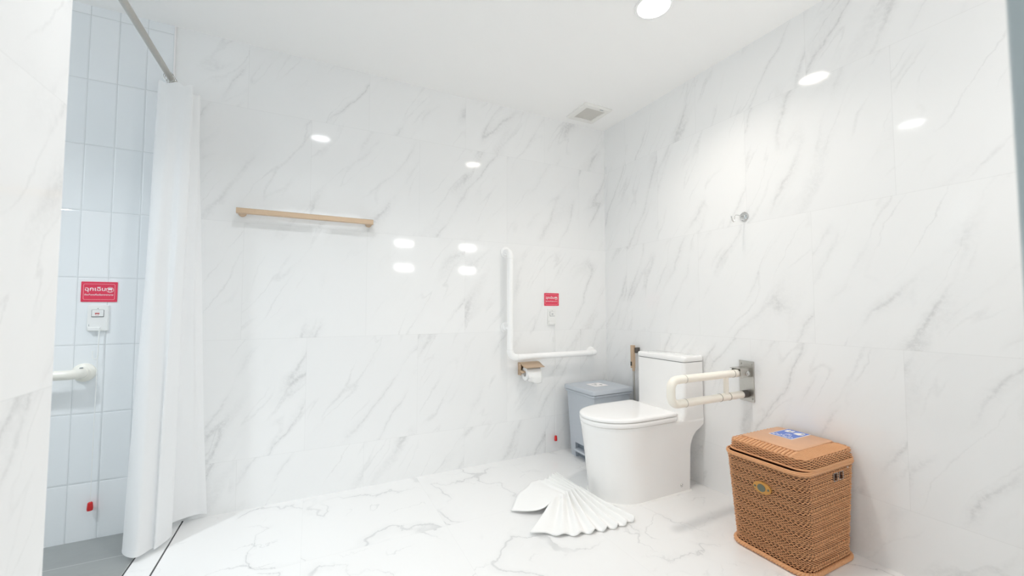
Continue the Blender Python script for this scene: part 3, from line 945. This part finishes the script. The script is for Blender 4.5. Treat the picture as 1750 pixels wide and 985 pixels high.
# lid
lid_c = Vector((-.190, -1.414, 0))
def lid_loop(hx=.178, hy=.160, r=.045): return resample(rrect(lid_c.x, lid_c.y, hx, hy, r, 10, 0), NR)
bm = bmesh.new()
lz0, lz1 = .400, .436
k = 0
z = lz0 + .003
while z < lz1:
    f = (z - lz0) / (lz1 - lz0)
    strand(bm, lid_loop(.178 - .004 * f, .160 - .003 * f), z, .0020, .0030, PI * (k % 2), 6, rv=.0018)
    z += .0047; k += 1
lidside = obj('lid_side', bm, M_WICK, t, smooth=60)
def lidz(x, y):
    """gently crowned top"""
    dx = abs(x - lid_c.x) / .17; dy = abs(y - lid_c.y) / .155
    return .4455 - .0085 * max(0, max(dx, dy) - .55) / .45
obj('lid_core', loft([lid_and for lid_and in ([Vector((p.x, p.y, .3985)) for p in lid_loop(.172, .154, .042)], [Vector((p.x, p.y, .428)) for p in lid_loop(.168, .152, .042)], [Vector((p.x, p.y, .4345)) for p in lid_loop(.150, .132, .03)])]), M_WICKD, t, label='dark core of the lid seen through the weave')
# diagonal/parallel strands on top
def in_lid(x, y, m=0.0):
    hx, hy, r = .173 - m, .155 - m, .042
    dx, dy = abs(x - lid_c.x) - (hx - r), abs(y - lid_c.y) - (hy - r)
    return (max(dx, 0) ** 2 + max(dy, 0) ** 2) ** .5 < r and dx < r and dy < r
PX0, PX1, PY0, PY1 = -.300, -.030, -1.505, -1.275
for side in (-1, 1):
    bm = bmesh.new()
    n = 0
    c = 0.0
    for q in range(38):
        # strands crossing the ends, slightly fanned
        x_in = lid_c.x - .185 + q * .0098
        pts = []
        for s in range(13):
            f = s / 12
            y = (PY0 + .004 - f * (.075)) if side < 0 else (PY1 - .004 + f * .08)
            x = x_in + (.035 * f * f if side < 0 else .02 * f * f)
            if in_lid(x, y): pts.append((x, y, lidz(x, y) - .0030 + .0005 * (q % 2)))
        if len(pts) > 2: merge(bm, tube(pts, .0029, 8))
    obj('lid_top_weave', bm, M_WICK, t, smooth=60)
bm = bmesh.new()
for (xa, xb) in ((lid_c.x - .170, PX0 + .004),):
    q = 0
    y = PY0 - .004
    while y < PY1 + .006:
        pts = []
        for s in range(7):
            x = xa + (xb - xa) * s / 6
            pts.append((x, y + .006 * s / 6, lidz(x, y) - .0062 + .0016 * math.sin(PI * s / 6)))
        merge(bm, tube(pts, [.0062 - .0008 * (q % 2)] * 7, 8))
        y += .0145; q += 1
obj('lid_front_border', bm, M_WICK, t, smooth=60)
bm = loft([[Vector((p.x, p.y, zz)) for p in rrect((PX0 + PX1) / 2, (PY0 + PY1) / 2, (PX1 - PX0) / 2 - d, (PY1 - PY0) / 2 - d, .016, 5)] for zz, d in ((.437, 0), (.4455, 0), (.4478, .004))])
pan = obj('lid_panel', bm, M_PANEL, t, smooth=50, label='smooth tan panel')
bm = bmesh.new()
merge(bm, tube([p + Vector((0, 0, .3995)) for p in lid_loop(.181, .163, .047)], .0038, 8, closed=True))
obj('lid_rim', bm, M_WICK, t, smooth=60)
merge_pts = [(x, lid_c.y - .164, .420) for x in (-.06,)]
obj('lid_stud', disc_stack((-.055, lid_c.y - .1585, .424), (0, -1, 0), [(0, .004), (.004, .003)], 12), M_CHROME, t)
obj('body_stud', disc_stack((-.085, lid_c.y - .160, .372), (0, -1, 0), [(0, .004), (.004, .003)], 12), M_CHROME, t)
# blue label: its text reads from the room, text x = -y, text y = +x
def on_lid(bm, z):
    for v in bm.verts: v.co = Vector((-.106 + v.co.y, -1.371 - v.co.x, z + v.co.z))
    return bm
lw, lh = .098, .150
lab = obj('label', loft([[Vector((-.106 + p.y, -1.371 - p.x, zz)) for p in rrect(0, 0, lw / 2, lh / 2, .003, 2)] for zz in (.4479, .4484)]), M_WHITE, t, label='blue label with white Thai writing and two white pictures')
obj('blue_field', on_lid(fill(rrect(0, 0, lw / 2 - .0035, lh / 2 - .0035, .002, 2)), .4488), M_BLUE, lab, smooth=None)
a = fit(text_bm('\u0e1c\u0e49\u0e32\u0e43\u0e0a\u0e49\u0e41\u0e25\u0e49\u0e27', 0.02), .082, 0, -.050, .032)
merge(a, fit(text_bm('\u0e16\u0e31\u0e07', 0.02), .024, .004, -.013, .026))
obj('lettering', on_lid(a, .4491), M_WHITE, lab, smooth=None)
a = bmesh.new()
merge(a, fill([Vector(p) for p in ((-.036, .022, 0), (-.022, .018, 0), (-.006, .030, 0), (-.004, .052, 0), (-.012, .058, 0), (-.020, .050, 0), (-.030, .060, 0), (-.038, .050, 0))]))
merge(a, fill([Vector(p) for p in ((.006, .014, 0), (.030, .010, 0), (.040, .026, 0), (.036, .056, 0), (.024, .062, 0), (.014, .050, 0), (.004, .040, 0))]))
obj('picture', on_lid(a, .4491), M_WHITE, lab, smooth=None)
obj('picture_mark', on_lid(fill(rrect(-.018, .036, .006, .004, .002, 3)), .4494), M_GREYL, lab, smooth=None)
obj('picture_mark', on_lid(fill(rrect(.030, .044, .005, .008, .002, 3)), .4494), M_GREYL, lab, smooth=None)
# oval badge on the front
def on_front(loop_yz, x): return [Vector((x, p.x, p.y)) for p in loop_yz]
def oval(cy, cz, a, b, n=32): return [Vector((cy + a * math.cos(2 * PI * k / n), cz + b * math.sin(2 * PI * k / n), 0)) for k in range(n)]
bx = -.3875
bd = obj('badge', loft([on_front(oval(-1.418, .287, .036, .023), bx + .004), on_front(oval(-1.418, .287, .036, .023), bx - .003), on_front(oval(-1.418, .287, .033, .020), bx - .0045)]), M_BRASS, t, label='oval ochre badge')
obj('badge_plate', loft([on_front(oval(-1.417, .287, .0165, .0150), bx - .0040), on_front(oval(-1.417, .287, .0160, .0145), bx - .0062)]), M_BADGE, bd)
for yy in (-1.391, -1.4445):
    obj('rivet', disc_stack((bx - .004, yy, .287), (-1, 0, 0), [(0, .0042), (.002, .0038), (.003, .002)], 12), M_BADGE, bd)

# ------------------------------------------------------------------ fan-folded towel on the floor
U = [(-1.131, -.625), (-1.001, -.495), (-.855, -.398), (-.784, -.390), (-.716, -.359), (-.684, -.352)]
Wd = [(-.941, -.695), (-.875, -.673), (-.825, -.662), (-.790, -.655), (-.755, -.655), (-.728, -.662)]
L = [(-1.132, -.839), (-1.062, -.889), (-.972, -.939), (-.859, -.959), (-.743, -.973), (-.625, -.957)]
def cr(P, t):
    n = len(P) - 1
    x = min(max(t, 0), .99999) * n; i = int(x); f = x - i
    p = [Vector(P[min(max(j, 0), n)] + (0,)) for j in (i - 1, i, i + 1, i + 2)]
    return .5 * ((2 * p[1]) + (p[2] - p[0]) * f + (2 * p[0] - 5 * p[1] + 4 * p[2] - p[3]) * f * f + (-p[0] + 3 * p[1] - 3 * p[2] + p[3]) * f ** 3)
bm = bmesh.new()
NU, NV = 150, 48
rows = []
for j in range(NV + 1):
    s = j / NV
    row = []
    for i in range(NU + 1):
        tt = i / NU
        if s < .5: k = s / .5; a, b = cr(U, tt), cr(Wd, tt)
        else: k = (s - .5) / .5; a, b = cr(Wd, tt), cr(L, tt)
        p = a.lerp(b, k)
        if s < .5: p += Vector((.012, -.045, 0)) * math.sin(PI * k) * max(0, 1 - tt / .35) ** 1.5
        w = 1 - abs(s - .5) * 2                       # 1 at the waist
        ph = 2 * PI * (1.2 * tt + 6.5 * tt ** 1.7)
        if s < .5:
            amp = .0045 + .012 * w + .010 * max(0, tt - .5)
            amp *= .15 + .85 * min(1, max(0, (tt - .38) / .2))
            base = .012 + .026 * w + (.010 * math.sin(PI * min(1, tt / .5)) if tt < .5 else 0)
        else:
            amp = .008 + .012 * w + .011 * max(0, tt - .45)
            base = .012 + .026 * w * w
            amp *= .35 + .65 * min(1, tt / .6)
        z = base + amp * math.sin(ph)
        if s > .5 and tt < .12: z += .004 * (1 - tt / .12)
        edge = 1.0 if s > .5 else -1.0
        outw = (b - a).normalized() * (.008 * math.sin(ph + 1.2) * (1 - w) ** 2) * (edge if s > .5 else .6)
        row.append(bm.verts.new((p.x + outw.x, p.y + outw.y, max(z, .0045))))
    rows.append(row)
for a, b in zip(rows[:-1], rows[1:]):
    for i in range(NU): bm.faces.new((a[i], a[i + 1], b[i + 1], b[i]))
o = solo('folded_towel', bm, M_TOWEL, 'white fan-folded towel lying on the marble floor in front of the toilet', 'towel', (-.86, -.66, 0), smooth=80)
sd = o.modifiers.new('solid', 'SOLIDIFY'); sd.thickness = .004; sd.offset = 0

# ------------------------------------------------------------------ curtain rod and curtain
RX, RZ = -2.62, 2.052
t = thing('curtain_rod', 'brushed metal curtain rod running from the back wall over the shower opening', 'curtain rod', (RX, -.65, RZ))
obj('rod', tube([(RX, -.008, RZ), (RX, -1.262, RZ)], .0125, 20), M_STEEL, t)
for yy, d in ((0.0, -1), (-1.264, 1)):
    if d < 0: obj('end_flange', disc_stack((RX, -.0045, RZ), (0, d, 0), [(0, .028), (.005, .028), (.010, .018), (.024, .0165)], 28), M_STEEL, t)
    else: obj('end_flange', disc_stack((RX, yy, RZ), (0, d, 0), [(0, .028), (.005, .028), (.010, .018), (.024, .0165)], 28), M_STEEL, t)
t = thing('shower_curtain', 'plain white shower curtain gathered against the back wall', 'curtain', (RX, -.12, 0))
TOP = [(-2.665, -.03), (-2.668, -.11), (-2.656, -.185), (-2.625, -.200), (-2.585, -.200), (-2.555, -.204), (-2.532, -.192), (-2.57, -.15), (-2.545, -.128), (-2.522, -.110), (-2.56, -.080), (-2.538, -.040)]
BOT = [(-2.690, -.03), (-2.700, -.18), (-2.682, -.275), (-2.632, -.312), (-2.598, -.245), (-2.585, -.255), (-2.553, -.172), (-2.60, -.115), (-2.568, -.080), (-2.52, -.050), (-2.485, -.022), (-2.458, -.014)]
bm = bmesh.new()
rows = []
NC, NZ = 180, 60
for j in range(NZ + 1):
    f = j / NZ
    row = []
    for i in range(NC + 1):
        s = i / NC
        k = f ** 1.15
        p = cr(TOP, s).lerp(cr(BOT, s), k)
        zt = 2.020 + .006 * math.sin(s * 40)
        zb = .026 + .012 * math.sin(s * 9 + 1)
        p = p + Vector((.0018 * math.sin(f * 9 + s * 23), .0018 * math.sin(f * 7 + s * 31), 0))
        row.append(bm.verts.new((p.x, min(p.y, -.009), zt + (zb - zt) * f)))
    rows.append(row)
for a, b in zip(rows[:-1], rows[1:]):
    for i in range(NC): bm.faces.new((a[i], a[i + 1], b[i + 1], b[i]))
o = obj('cloth', bm, M_CURT, t, smooth=80)
# bottom hem
hem = [rows_ for rows_ in ()]
bm = bmesh.new()
ra, rb = [], []
for i in range(NC + 1):
    s = i / NC
    zb = .026 + .012 * math.sin(s * 9 + 1)
    p = cr(BOT, s); q = cr(TOP, s).lerp(p, .975)
    nrm = (cr(BOT, min(1, s + .01)) - cr(BOT, max(0, s - .01))).normalized(); nn = Vector((nrm.y, -nrm.x, 0)) * -.0012
    for sgn, lst in ((1, ra),):
        lst.append((bm.verts.new((p.x - nn.x, min(p.y - nn.y, -.008), zb - .0006)), bm.verts.new((q.x - nn.x, min(q.y - nn.y, -.008), zb + .024))))
for a, b in zip(ra[:-1], ra[1:]): bm.faces.new((a[0], b[0], b[1], a[1]))
obj('hem', bm, M_CURT, t, smooth=80)
for k, yy in enumerate((-.03, -.06, -.09, -.12, -.15, -.18, -.196)):
    rr = [(RX + .019 * math.cos(a), yy, RZ - .006 + .022 * math.sin(a)) for a in [2 * PI * q / 20 for q in range(20)]]
    obj('ring', tube(rr, .0016, 8, closed=True), M_CHROME, t)
